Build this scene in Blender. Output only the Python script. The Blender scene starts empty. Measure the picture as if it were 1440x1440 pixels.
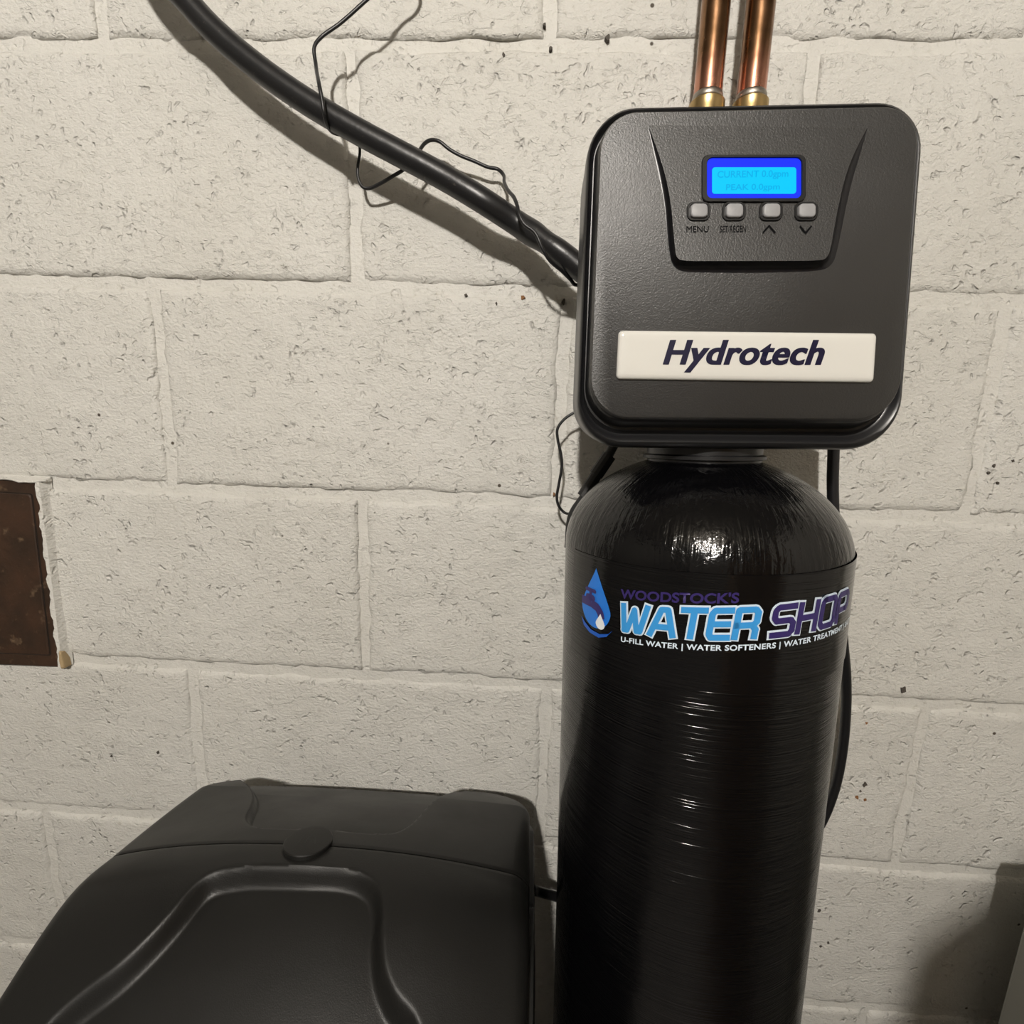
import bpy, bmesh, math, random
import numpy as np
from mathutils import Vector, Matrix, noise

# ------------------------------------------------------------------ camera, world, exposure
FPX = 684.6162                      # focal length in pixels of the 1440 px frame (an ultra-wide phone lens)
PITCH, YAW, ROLL = 0.18278, 0.04133, 0.03214
CAM = np.array([0.37276, -0.49441, 1.13357])
SC = bpy.context.scene
COL = SC.collection

def _cam_axes():
    cp, sp, cy, sy, cr, sr = (math.cos(PITCH), math.sin(PITCH), math.cos(YAW), math.sin(YAW), math.cos(ROLL), math.sin(ROLL))
    fw = np.array([-sy*cp, cy*cp, -sp]); rt = np.array([cy, sy, 0.0]); up = np.cross(rt, fw)
    return cr*rt+sr*up, -sr*rt+cr*up, fw
RT, UP, FW = _cam_axes()
cam_data = bpy.data.cameras.new('camera'); cam_data.sensor_width = 36; cam_data.lens = 36*FPX/1440
cam_data.clip_start = 0.01
cam_ob = bpy.data.objects.new('camera', cam_data); COL.objects.link(cam_ob)
cam_ob.matrix_world = Matrix(((RT[0], UP[0], -FW[0], CAM[0]), (RT[1], UP[1], -FW[1], CAM[1]), (RT[2], UP[2], -FW[2], CAM[2]), (0, 0, 0, 1)))
SC.camera = cam_ob
world = bpy.data.worlds.new('world'); SC.world = world; world.use_nodes = True
world.node_tree.nodes['Background'].inputs[0].default_value = (0.02, 0.02, 0.02, 1)
SC.view_settings.view_transform = 'Standard'; SC.view_settings.look = 'None'
SC.view_settings.gamma = 1; SC.view_settings.use_curve_mapping = False
SC.view_settings.exposure = 0.0
BULB = (0.17, -1.75, 2.0); BULB_R = 0.04; BULB_POWER = 1820; BULB_COL = (1.0, 0.94, 0.86)
CEIL = 2.36

def ray(u, v):
    d = RT*(u-720)/FPX + UP*(720-v)/FPX + FW
    return CAM.copy(), d/np.linalg.norm(d)
def at(u, v, Y=0.0):                # the point of the vertical plane y = Y seen at photo pixel (u, v)
    c, d = ray(u, v); t = (Y-c[1])/d[1]; return c+t*d

# the softener stands a little out of plumb: its own frame, origin O near the tank neck
O = np.array([0.5008, -0.1172, 1.10])
def _frame():
    ez = np.array([math.tan(math.radians(-1.385)), math.tan(math.radians(1.763)), 1.0]); ez /= np.linalg.norm(ez)
    ex = np.array([1.0, 0, 0]); ex -= ez*(ex@ez); ex /= np.linalg.norm(ex)
    return np.stack([ex, np.cross(ez, ex), ez], 1)
MF = _frame()
def lray(u, v):
    c, d = ray(u, v); return MF.T@(c-O), MF.T@d
def lp(u, v, a, b=0.0):             # unit-frame point on the plane y = a + b z
    c, d = lray(u, v); t = (a+b*c[2]-c[1])/(d[1]-b*d[2]); return c+t*d
def to_world(p): return O+MF@np.asarray(p)

# ------------------------------------------------------------------ helpers
def link(name, me, mat=None, parent=None, smooth=False):
    o = bpy.data.objects.new(name, me); COL.objects.link(o)
    if mat is not None:
        me.materials.clear(); me.materials.append(mat)
    if parent is not None: o.parent = parent
    if smooth:
        me.polygons.foreach_set('use_smooth', [True]*len(me.polygons))
    return o
def mesh(verts, faces):
    me = bpy.data.meshes.new('m'); me.from_pydata([tuple(map(float, v)) for v in verts], [], faces); me.update(); return me
def bm_mesh(bm):
    bmesh.ops.recalc_face_normals(bm, faces=bm.faces)
    me = bpy.data.meshes.new('m'); bm.to_mesh(me); bm.free(); return me
def fixn(me):
    bm = bmesh.new(); bm.from_mesh(me); bmesh.ops.recalc_face_normals(bm, faces=bm.faces); bm.to_mesh(me); bm.free(); return me
def sharp(me, deg=35):
    me.polygons.foreach_set('use_smooth', [True]*len(me.polygons))
    try: me.set_sharp_from_angle(angle=math.radians(deg))
    except Exception: pass
    return me
def empty(name, loc=(0, 0, 0)):
    o = bpy.data.objects.new(name, None); COL.objects.link(o); o.location = loc; o.empty_display_size = 0.05; return o
def tag(o, label, cat, group=None, kind=None):
    o['label'] = label; o['category'] = cat
    if group: o['group'] = group
    if kind: o['kind'] = kind
    return o
def box_me(x0, x1, y0, y1, z0, z1, bev=0.0, seg=2):
    bm = bmesh.new(); bmesh.ops.create_cube(bm, size=1)
    for v in bm.verts:
        v.co = Vector(((x0+x1)/2+v.co.x*(x1-x0), (y0+y1)/2+v.co.y*(y1-y0), (z0+z1)/2+v.co.z*(z1-z0)))
    if bev: bmesh.ops.bevel(bm, geom=bm.edges[:], offset=bev, segments=seg, affect='EDGES', profile=0.5)
    return bm_mesh(bm)
def catmull(pts, n=8, closed=False):
    P = [np.asarray(p, float) for p in pts]; out = []
    m = len(P)
    for i in range(m if closed else m-1):
        if closed: a, b, c, d = P[(i-1) % m], P[i], P[(i+1) % m], P[(i+2) % m]
        else:
            b, c = P[i], P[i+1]; a = P[i-1] if i > 0 else 2*b-c; d = P[i+2] if i+2 < m else 2*c-b
        # centripetal parameters keep the curve from overshooting
        t0 = 0; t1 = t0+max(np.linalg.norm(b-a), 1e-9)**.5; t2 = t1+max(np.linalg.norm(c-b), 1e-9)**.5; t3 = t2+max(np.linalg.norm(d-c), 1e-9)**.5
        for k in range(n):
            t = t1+(t2-t1)*k/n
            A1 = (t1-t)/(t1-t0)*a+(t-t0)/(t1-t0)*b; A2 = (t2-t)/(t2-t1)*b+(t-t1)/(t2-t1)*c; A3 = (t3-t)/(t3-t2)*c+(t-t2)/(t3-t2)*d
            B1 = (t2-t)/(t2-t0)*A1+(t-t0)/(t2-t0)*A2; B2 = (t3-t)/(t3-t1)*A2+(t-t1)/(t3-t1)*A3
            out.append((t2-t)/(t2-t1)*B1+(t-t1)/(t2-t1)*B2)
    if not closed: out.append(P[-1])
    return out
def tube_me(path, rad, n=14, flat=1.0):
    """path: list of 3-D points, rad: radius or function of 0..1"""
    P = [np.asarray(p, float) for p in path]; m = len(P)
    V = []; F = []; nrm = None
    L = np.cumsum([0]+[np.linalg.norm(P[i+1]-P[i]) for i in range(m-1)]); L /= L[-1]
    for i in range(m):
        t = P[min(i+1, m-1)]-P[max(i-1, 0)]; t /= np.linalg.norm(t)
        if nrm is None:
            a = np.array([0, 1.0, 0]); 
            if abs(t@a) > .9: a = np.array([1.0, 0, 0])
            nrm = a-t*(a@t)
        else: nrm = nrm-t*(nrm@t)
        nrm /= np.linalg.norm(nrm); b = np.cross(t, nrm)
        r = rad(L[i]) if callable(rad) else rad
        for k in range(n):
            a = 2*math.pi*k/n
            V.append(P[i]+r*(flat*math.cos(a)*nrm+math.sin(a)*b))
    for i in range(m-1):
        for k in range(n):
            F.append((i*n+k, i*n+(k+1) % n, (i+1)*n+(k+1) % n, (i+1)*n+k))
    F.append(tuple(range(n-1, -1, -1))); F.append(tuple((m-1)*n+k for k in range(n)))
    return fixn(mesh(V, F))
def lathe_me(prof, n=48, cap=True, uv=False, rr=0.1016):
    V = []; F = []; m = len(prof)
    for r, z in prof:
        for k in range(n+1 if uv else n):
            a = 2*math.pi*k/n+math.pi/2          # seam at the back
            V.append((r*math.cos(a), r*math.sin(a), z))
    w = n+1 if uv else n
    for i in range(m-1):
        for k in range(n):
            F.append((i*w+k, i*w+(k+1) % w if not uv else i*w+k+1, (i+1)*w+((k+1) % w if not uv else k+1), (i+1)*w+k))
    if cap and not uv:
        F.append(tuple(range(n-1, -1, -1))); F.append(tuple((m-1)*w+k for k in range(n)))
    me = mesh(V, F)
    if uv:
        arc = [0]
        for i in range(1, m): arc.append(arc[-1]+math.hypot(prof[i][0]-prof[i-1][0], prof[i][1]-prof[i-1][1]))
        lay = me.uv_layers.new(name='UVMap')
        for p in me.polygons:
            for li in p.loop_indices:
                vi = me.loops[li].vertex_index
                lay.data[li].uv = ((vi % w)/n*2*math.pi*rr, arc[vi//w])
    return me
def loft_me(rings, cap0=True, cap1=True):
    n = len(rings[0]); V = [p for r in rings for p in r]; F = []
    for i in range(len(rings)-1):
        for k in range(n):
            F.append((i*n+k, i*n+(k+1) % n, (i+1)*n+(k+1) % n, (i+1)*n+k))
    if cap0: F.append(tuple(range(n-1, -1, -1)))
    if cap1: F.append(tuple((len(rings)-1)*n+k for k in range(n)))
    return fixn(mesh(V, F))
def round_poly(c, r, n=8):
    """2-D convex polygon with filleted corners, c counter-clockwise corner list, r radius or list"""
    out = []; m = len(c)
    for i in range(m):
        p = np.array(c[i], float); a = np.array(c[i-1], float)-p; b = np.array(c[(i+1) % m], float)-p
        a /= np.linalg.norm(a); b /= np.linalg.norm(b)
        rr = r[i] if isinstance(r, (list, tuple)) else r
        half = math.acos(max(-1, min(1, a@b)))/2
        d = rr/math.tan(half); bis = (a+b)/np.linalg.norm(a+b); ctr = p+bis*rr/math.sin(half)
        s = p+a*d-ctr; e = p+b*d-ctr
        a0 = math.atan2(s[1], s[0]); a1 = math.atan2(e[1], e[0])
        da = (a1-a0+math.pi) % (2*math.pi)-math.pi
        for k in range(n+1): out.append(ctr+rr*np.array([math.cos(a0+da*k/n), math.sin(a0+da*k/n)]))
    return out

# ---- lettering: built-in vector font, thickened and slanted, fitted to a w x h box
def text_me(body, w, h, bold=0.0, shear=0.0, space=1.0, keep=None):
    c = bpy.data.curves.new('t', 'FONT'); c.body = body; c.offset = bold; c.shear = shear; c.space_character = space
    c.resolution_u = 6
    o = bpy.data.objects.new('t', c); COL.objects.link(o)
    dg = bpy.context.evaluated_depsgraph_get()
    me = bpy.data.meshes.new_from_object(o.evaluated_get(dg))
    bpy.data.objects.remove(o)
    co = np.array([v.co[:2] for v in me.vertices]); lo, hi = co.min(0), co.max(0)
    if keep is not None: lo, hi = keep
    for v, p in zip(me.vertices, co):
        q = (p-lo)/(hi-lo); v.co = (q[0]*w, q[1]*h, 0)
    return me, (lo, hi)
def slice_x(me, step):
    bm = bmesh.new(); bm.from_mesh(me)
    xs = [v.co.x for v in bm.verts]; x = math.floor(min(xs)/step)*step+step
    while x < max(xs):
        bmesh.ops.bisect_plane(bm, geom=bm.verts[:]+bm.edges[:]+bm.faces[:], plane_co=(x, 0, 0), plane_no=(1, 0, 0)); x += step
    bm.to_mesh(me); bm.free(); return me
def mapped(me, fn, radial=False):
    # the small z of a stroke keeps overlapping strokes from lying in one plane
    for v in me.vertices:
        z = v.co.z; q = Vector(fn(v.co.x, v.co.y))
        if radial: q.x *= 1+z/RTK; q.y *= 1+z/RTK
        else: q.y -= z
        v.co = q
    return me
def strokes_me(polys, width, closed_caps=True, disc=10, ext=0.0):
    """thick polylines in the plane: one quad per stretch and a disc at each joint"""
    bm = bmesh.new(); LV = 6e-5; cnt = 0
    for pl in polys:
        P = [np.array(p, float) for p in pl]
        if ext and not np.allclose(P[0], P[-1]):
            d0 = P[0]-P[1]; d1 = P[-1]-P[-2]; P[0] = P[0]+d0/np.linalg.norm(d0)*ext; P[-1] = P[-1]+d1/np.linalg.norm(d1)*ext
        for a, b in zip(P[:-1], P[1:]):
            t = (b-a)/np.linalg.norm(b-a); nn = np.array([-t[1], t[0]])*width/2
            cnt += 1; zz = LV*(cnt % 5)
            bm.faces.new([bm.verts.new((*q, zz)) for q in (a-nn, b-nn, b+nn, a+nn)])
        for i, p in enumerate(P):
            if 0 < i < len(P)-1 or closed_caps or np.allclose(P[0], P[-1]):
                bm.faces.new([bm.verts.new((p[0]+width/2*math.cos(2*math.pi*k/disc), p[1]+width/2*math.sin(2*math.pi*k/disc), LV*(5+i % 2))) for k in range(disc)])
    me = bpy.data.meshes.new('m'); bm.to_mesh(me); bm.free(); return me
def poly_me(pts):
    bm = bmesh.new(); f = bm.faces.new([bm.verts.new((p[0], p[1], 0)) for p in pts])
    bmesh.ops.triangulate(bm, faces=[f]); me = bpy.data.meshes.new('m'); bm.to_mesh(me); bm.free(); return me

# ------------------------------------------------------------------ materials
class N:
    def __init__(s, name):
        s.m = bpy.data.materials.new(name); s.m.use_nodes = True; s.t = s.m.node_tree
        s.b = s.t.nodes['Principled BSDF']
    def n(s, typ, **kw):
        x = s.t.nodes.new(typ)
        for k, v in kw.items(): setattr(x, k, v)
        return x
    def l(s, a, b): s.t.links.new(a, b)
    def val(s, **kw):
        for k, v in kw.items():
            i = s.b.inputs[k.replace('_', ' ')]
            i.default_value = (*v, 1) if isinstance(v, tuple) and len(v) == 3 and i.type == 'RGBA' else v
        return s
    def noise(s, vec, scale, detail=4, rough=.55, dist=0):
        x = s.n('ShaderNodeTexNoise'); x.inputs['Scale'].default_value = scale; x.inputs['Detail'].default_value = detail
        x.inputs['Roughness'].default_value = rough; x.inputs['Distortion'].default_value = dist; s.l(vec, x.inputs['Vector']); return x.outputs['Fac']
    def ramp(s, fac, stops):
        x = s.n('ShaderNodeValToRGB'); e = x.color_ramp.elements
        while len(e) < len(stops): e.new(.5)
        for el, (p, c) in zip(e, stops): el.position = p; el.color = (*c, 1) if len(c) == 3 else c
        s.l(fac, x.inputs[0]); return x.outputs[0]
    def math(s, op, a, b=None):
        x = s.n('ShaderNodeMath', operation=op)
        for i, q in enumerate((a, b)):
            if q is None: continue
            if isinstance(q, (int, float)): x.inputs[i].default_value = q
            else: s.l(q, x.inputs[i])
        return x.outputs[0]
    def mix(s, fac, a, b):
        x = s.n('ShaderNodeMix', data_type='RGBA')
        if isinstance(fac, (int, float)): x.inputs[0].default_value = fac
        else: s.l(fac, x.inputs[0])
        for i, q in ((6, a), (7, b)):
            if isinstance(q, tuple): x.inputs[i].default_value = (*q, 1)
            else: s.l(q, x.inputs[i])
        return x.outputs[2]
    def bump(s, h, strength, dist, prev=None):
        x = s.n('ShaderNodeBump'); x.inputs['Strength'].default_value = strength; x.inputs['Distance'].default_value = dist
        s.l(h, x.inputs['Height'])
        if prev is not None: s.l(prev, x.inputs['Normal'])
        return x.outputs['Normal']
    def mapping(s, vec, scale=(1, 1, 1), rot=(0, 0, 0)):
        x = s.n('ShaderNodeMapping'); x.inputs['Scale'].default_value = scale; x.inputs['Rotation'].default_value = rot
        s.l(vec, x.inputs['Vector']); return x.outputs[0]
    def pos(s): return s.n('ShaderNodeNewGeometry').outputs['Position']
    def coord(s, k='Object'): return s.n('ShaderNodeTexCoord').outputs[k]

def simple(name, col, rough=.5, metal=0.0, spec=.5, bump=None, coat=0.0):
    k = N(name); k.val(Base_Color=col, Roughness=rough, Metallic=metal); k.b.inputs['Specular IOR Level'].default_value = spec
    k.b.inputs['Coat Weight'].default_value = coat
    if bump:
        h = k.noise(k.coord(), bump[0], 3); k.l(k.bump(h, bump[1], bump[2]), k.b.inputs['Normal'])
    return k.m
def emit(name, col, s):
    k = N(name); k.val(Base_Color=(0, 0, 0), Roughness=.5); k.b.inputs['Specular IOR Level'].default_value = .1; k.b.inputs['Emission Color'].default_value = (*col, 1); k.b.inputs['Emission Strength'].default_value = s
    return k.m

def wall_paint(name, tint=1.0, rough_bump=1.0):
    k = N(name); p = k.pos()
    big = k.noise(p, 5.0, 3); mid = k.noise(p, 38, 4)
    c = k.mix(k.ramp(big, [(.3, (0, 0, 0)), (.7, (1, 1, 1))]), (.60*tint, .588*tint, .548*tint), (.65*tint, .64*tint, .605*tint))
    # dirt held in the pores
    gr = k.noise(p, 210, 3, .6)
    c = k.mix(k.math('MULTIPLY', k.ramp(gr, [(.28, (1, 1, 1)), (.42, (0, 0, 0))]), k.ramp(mid, [(.45, (0, 0, 0)), (.7, (1, 1, 1))])), c, (.42*tint, .40*tint, .35*tint))
    # dark specks and chips
    vo = k.n('ShaderNodeTexVoronoi'); vo.inputs['Scale'].default_value = 26; k.l(p, vo.inputs['Vector'])
    sp = k.ramp(vo.outputs['Distance'], [(.035, (1, 1, 1)), (.055, (0, 0, 0))])
    pick = k.n('ShaderNodeSeparateColor'); k.l(vo.outputs['Color'], pick.inputs[0])
    sel = k.math('GREATER_THAN', pick.outputs[0], .78)
    c = k.mix(k.math('MULTIPLY', sp, sel), c, (.07, .055, .04))
    k.l(c, k.b.inputs['Base Color']); k.val(Roughness=.5); k.b.inputs['Specular IOR Level'].default_value = .35
    # relief: brushed paint over pitted block
    n1 = k.bump(mid, .5*rough_bump, .006)
    pit = k.n('ShaderNodeTexVoronoi'); pit.inputs['Scale'].default_value = 95
    wob = k.n('ShaderNodeTexNoise'); wob.inputs['Scale'].default_value = 60; k.l(p, wob.inputs['Vector'])
    pv = k.n('ShaderNodeVectorMath', operation='MULTIPLY_ADD'); k.l(wob.outputs['Color'], pv.inputs[0]); pv.inputs[1].default_value = (.03, .03, .03); k.l(p, pv.inputs[2])
    k.l(pv.outputs[0], pit.inputs['Vector'])
    ph = k.ramp(pit.outputs['Distance'], [(.0, (0, 0, 0)), (.33, (1, 1, 1))])
    pm = k.ramp(k.noise(p, 24, 3), [(.47, (1, 1, 1)), (.62, (0, 0, 0))])
    ph2 = k.math('MAXIMUM', ph, pm)
    n2 = k.bump(ph2, .7*rough_bump, .004, n1)
    fine = k.noise(k.mapping(p, (1, 1, 1.5)), 260, 3, .6)
    n3 = k.bump(fine, .72*rough_bump, .0022, n2)
    # curled paint flakes: short raised ridges
    rdg = k.noise(k.mapping(p, (1, 1, 1.8)), 75, 2, .5, 1.4)
    rr = k.ramp(rdg, [(.60, (0, 0, 0)), (.64, (1, 1, 1)), (.70, (.55, .55, .55))])
    n4 = k.bump(rr, .5*rough_bump, .0022, n3)
    k.l(n4, k.b.inputs['Normal'])
    return k.m
M_BLOCK = wall_paint('painted_block')
M_MORTAR = wall_paint('painted_mortar', 1.0, .7)

def tank_mat():
    k = N('wound_fibre_black'); uv = k.coord('UV')
    k.val(Base_Color=(.002, .002, .0025), Roughness=.2); k.b.inputs['Specular IOR Level'].default_value = .5
    a = k.noise(k.mapping(uv, (5, 950, 1)), 1, 2, .5)
    b = k.noise(k.mapping(uv, (12, 430, 1), (0, 0, .16)), 1, 2, .5)
    c = k.noise(k.mapping(uv, (16, 300, 1), (0, 0, -.5)), 1, 2, .5)
    big = k.noise(uv, 22, 2)
    n = k.bump(a, .6, .0017); n = k.bump(b, .10, .0010, n)
    n = k.bump(k.math('MULTIPLY', c, k.ramp(big, [(.45, (0, 0, 0)), (.65, (1, 1, 1))])), .22, .0012, n)
    n = k.bump(k.noise(uv, 40, 3), .10, .003, n)
    k.l(n, k.b.inputs['Normal'])
    k.l(k.ramp(k.noise(k.mapping(uv, (10, 60, 1)), 1, 3), [(.3, (.08, .08, .08)), (.7, (.17, .17, .17))]), k.b.inputs['Roughness'])
    return k.m
def dome_mat():
    k = N('wound_fibre_dome'); uv = k.coord('UV')
    k.val(Base_Color=(.002, .002, .0025), Roughness=.14)
    a = k.noise(k.mapping(uv, (180, 30, 1), (0, 0, .5)), 1, 2, .5)
    b = k.noise(k.mapping(uv, (260, 24, 1), (0, 0, -.7)), 1, 2, .5)
    big = k.noise(uv, 26, 2); msk = k.ramp(big, [(.42, (0, 0, 0)), (.58, (1, 1, 1))])
    hh = k.mix(msk, a, b)
    n = k.bump(hh, .38, .0022)
    n = k.bump(k.noise(uv, 130, 4, .6, .6), .3, .002, n)
    k.l(n, k.b.inputs['Normal'])
    return k.m
M_TANK = tank_mat(); M_DOME = dome_mat()
M_FACE = None
def face_mat():
    k = N('grained_black_abs'); p = k.coord()
    k.val(Base_Color=(.022, .0215, .021), Roughness=.43); k.b.inputs['Specular IOR Level'].default_value = .85
    h = k.noise(p, 900, 2, .5); h2 = k.noise(p, 2200, 2, .5)
    n = k.bump(h, .3, .0005); n = k.bump(h2, .3, .0004, n); k.l(n, k.b.inputs['Normal'])
    k.l(k.ramp(k.noise(p, 25, 3), [(.3, (.36, .36, .36)), (.7, (.42, .42, .42))]), k.b.inputs['Roughness'])
    return k.m
M_FACE = face_mat()
M_GLOSS = simple('smooth_black_plastic', (.006, .006, .008), .32)
M_SATIN = simple('satin_black_plastic', (.012, .012, .013), .33)
M_BODY = simple('dull_black_plastic', (.014, .014, .014), .55)
def lid_mat():
    k = N('moulded_black_polyethylene'); p = k.coord()
    k.val(Base_Color=(.010, .0098, .0092), Roughness=.4); k.b.inputs['Specular IOR Level'].default_value = .3
    n = k.bump(k.noise(p, 1300, 2), .22, .0005); n = k.bump(k.noise(p, 40, 3), .06, .003, n); k.l(n, k.b.inputs['Normal'])
    k.l(k.ramp(k.noise(p, 18, 4), [(.3, (.36, .36, .36)), (.7, (.46, .46, .46))]), k.b.inputs['Roughness'])
    return k.m
M_LID = lid_mat()
def hose_mat():
    k = N('black_poly_hose'); p = k.coord()
    k.val(Base_Color=(.011, .011, .012), Roughness=.34)
    n = k.bump(k.noise(p, 160, 4, .6), .12, .002); k.l(n, k.b.inputs['Normal'])
    k.l(k.mix(k.ramp(k.noise(p, 300, 3), [(.66, (0, 0, 0)), (.74, (1, 1, 1))]), (.011, .011, .012), (.05, .045, .04)), k.b.inputs['Base Color'])
    return k.m
M_HOSE = hose_mat()
M_CORD = simple('black_cord_jacket', (.009, .009, .010), .4)
def copper_mat():
    k = N('oxidised_copper'); p = k.coord(); s = k.n('ShaderNodeSeparateXYZ'); k.l(p, s.inputs[0])
    z = k.math('ADD', s.outputs[2], k.math('MULTIPLY', k.noise(k.mapping(p, (1, 1, .4)), 42, 3), .09))
    t = k.math('MULTIPLY', k.math('SUBTRACT', z, .142), 16.0)
    old = k.mix(k.ramp(k.noise(p, 70, 4), [(.35, (0, 0, 0)), (.7, (1, 1, 1))]), (.20, .11, .055), (.38, .215, .12))
    c = k.mix(k.ramp(t, [(.25, (0, 0, 0)), (.65, (1, 1, 1))]), (.60, .29, .20), old)
    k.l(c, k.b.inputs['Base Color']); k.val(Metallic=1.0)
    k.l(k.ramp(k.noise(p, 60, 3), [(.3, (.18, .18, .18)), (.7, (.30, .30, .30))]), k.b.inputs['Roughness'])
    k.l(k.bump(k.noise(k.mapping(p, (1, 1, .2)), 300, 2), .08, .001), k.b.inputs['Normal'])
    return k.m
M_COPPER = copper_mat()
M_BRASS = simple('brass', (.50, .36, .17), .34, 1.0, bump=(120, .1, .001))
M_SOLDER = simple('dull_solder', (.38, .35, .31), .42, 1.0)
M_WHITE = simple('glossy_white_badge', (.70, .69, .65), .16, coat=.4)
M_NAVY = simple('navy_print', (.010, .009, .035), .3)
M_BLUE = simple('light_blue_print', (.045, .31, .72), .3)
M_DEEP = simple('deep_blue_print', (.012, .10, .50), .3)
M_PURPLE = simple('purple_print', (.035, .022, .13), .3)
M_PALE = simple('pale_print', (.66, .76, .86), .3)
M_FILM = None
def film_mat():
    k = N('black_label_film'); uv = k.coord('UV')
    k.val(Base_Color=(.003, .003, .0035), Roughness=.13)
    n = k.bump(k.noise(k.mapping(uv, (4, 700, 1)), 1, 2), .35, .0012); n = k.bump(k.noise(uv, 50, 2), .08, .003, n)
    k.l(n, k.b.inputs['Normal']); return k.m
M_FILM = film_mat()
M_BTN = simple('grey_rubber_button', (.30, .30, .31), .45)
M_PRINT = simple('dark_panel_print', (.004, .004, .005), .8, spec=.1)

# ------------------------------------------------------------------ the setting
random.seed(7)
ZF = 1.46; HC = 0.2032; LB = 0.4064
ADJ = {0: .0004, 1: .0005, 2: -.0002, 3: -.0009, 4: .0002, 5: 0}
def zj(k): return ZF-k*HC+ADJ.get(k, 0)
X0, X1 = -1.7, 1.9
wall = link('wall_back', box_me(X0, X1, .0032, .2, 0, CEIL), M_MORTAR); wall['kind'] = 'structure'

def fine_block(x0, x1, z0, z1, seed):
    """one painted concrete block face: wavy, worn arrises sunk into the joint"""
    cx, cz = (x0+x1)/2, (z0+z1)/2
    w, h = x1-x0, z1-z0
    gx = [0, .0015, .004, .008]; nx = max(2, int((w-.016)/.0075)); nz = max(2, int((h-.016)/.0075))
    xs = gx+[.008+(w-.016)*i/nx for i in range(1, nx)]+[w-g for g in reversed(gx)]
    zs = gx+[.008+(h-.016)*i/nz for i in range(1, nz)]+[h-g for g in reversed(gx)]
    V = []; F = []; off = Vector((seed*3.7, seed*1.3, 0))
    tilt = (random.uniform(-1, 1)*.0006, random.uniform(-1, 1)*.0006); base = random.uniform(-.0007, .0006)
    nzv = len(zs)
    for i, x in enumerate(xs):
        for j, z in enumerate(zs):
            wx, wz = x0+x, z0+z
            e = min(x, w-x, z, h-z)
            p = Vector((wx, 0, wz))*9+off; q = Vector((wx, 3, wz))*42+off; r = Vector((wx, 9, wz))*120+off
            y = base+tilt[0]*(2*x/w-1)+tilt[1]*(2*z/h-1)+.0012*noise.noise(p)+.0007*noise.noise(q)+.0006*noise.noise(r)
            jx = jz = 0
            if e < .006:
                f = 1-e/.006
                k = noise.noise(Vector((wx, 5, wz))*30+off)+.7*noise.noise(Vector((wx, 7, wz))*95+off)
                y += .0044*max(0, min(1.1, f+.55*k*f))**2.4+(.006*max(0, k-.35)*f)
                if x in (0, w) or i in (0, len(xs)-1): jx = .0026*noise.noise(Vector((0, 1, wz))*40+off)
                if j in (0, nzv-1): jz = .0026*noise.noise(Vector((wx, 2, 0))*40+off)
            V.append((wx+jx-cx, y, wz+jz-cz))
    for i in range(len(xs)-1):
        for j in range(nzv-1):
            a = i*nzv+j; F.append((a, a+nzv, a+nzv+1, a+1))
    # sides back into the wall
    ring = [i*nzv for i in range(len(xs))]+[(len(xs)-1)*nzv+j for j in range(1, nzv)]+[i*nzv+nzv-1 for i in range(len(xs)-2, -1, -1)]+[j for j in range(nzv-2, 0, -1)]
    b = len(V)
    for a in ring: V.append((V[a][0], .012, V[a][2]))
    m = len(ring)
    for k in range(m): F.append((ring[(k+1) % m], ring[k], b+k, b+(k+1) % m))
    me = mesh(V, F); return me, (cx, 0, cz)

EVEN = -.0088; ODD = EVEN+LB/2
row = 0
k = -4
plain_cache = {}
while zj(k) > .06:
    z1, z0 = min(zj(k)-.0048, CEIL), zj(k+1)+.0048
    if z0 < .0: z0 = 0.002
    start = EVEN if (k % 2 == 1) else ODD
    if k == -1: start = EVEN-.026
    i = -5
    while True:
        a = start+i*LB; b = a+LB
        i += 1
        if b < X0: continue
        if a > X1: break
        a2, b2 = max(a+.0048, X0), min(b-.0048, X1)
        if b2-a2 < .03: continue
        if -2 < k < 6 and a2 < 1.25 and b2 > -.5:
            me, loc = fine_block(a2, b2, z0, z1, 10*k+i)
            o = link('concrete_block', me, M_BLOCK, wall, True); o.location = loc
        else:
            key = (round(b2-a2, 4), round(z1-z0, 4))
            if key not in plain_cache: plain_cache[key] = box_me(-key[0]/2, key[0]/2, 0, .02, -key[1]/2, key[1]/2, .002, 1)
            o = link('concrete_block', plain_cache[key], M_BLOCK, wall); o.location = ((a2+b2)/2, 0, (z0+z1)/2)
    k += 1

M_FLOOR = simple('concrete_floor', (.17, .16, .15), .7, bump=(40, .3, .004))
M_ROOM = simple('basement_wall', (.20, .19, .17), .8, bump=(20, .3, .006))
M_PALEWALL = simple('painted_side_wall', (.46, .44, .40), .7, bump=(20, .3, .006))
M_CEIL = simple('basement_ceiling', (.16, .145, .12), .85, bump=(30, .2, .004))
YB = -3.6
for nm, b, m in (('floor', (X0, X1, YB, .2, -.1, 0), M_FLOOR), ('ceiling', (X0, X1, YB, .2, CEIL, CEIL+.1), M_CEIL),
                 ('wall_left', (X0-.1, X0, YB, .2, 0, CEIL), M_ROOM), ('wall_right', (X1, X1+.1, YB, .2, 0, CEIL), M_PALEWALL), ('wall_front', (X0, X1, YB-.1, YB, 0, CEIL), M_ROOM)):
    o = link(nm, box_me(*b), m); o['kind'] = 'structure'

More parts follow.
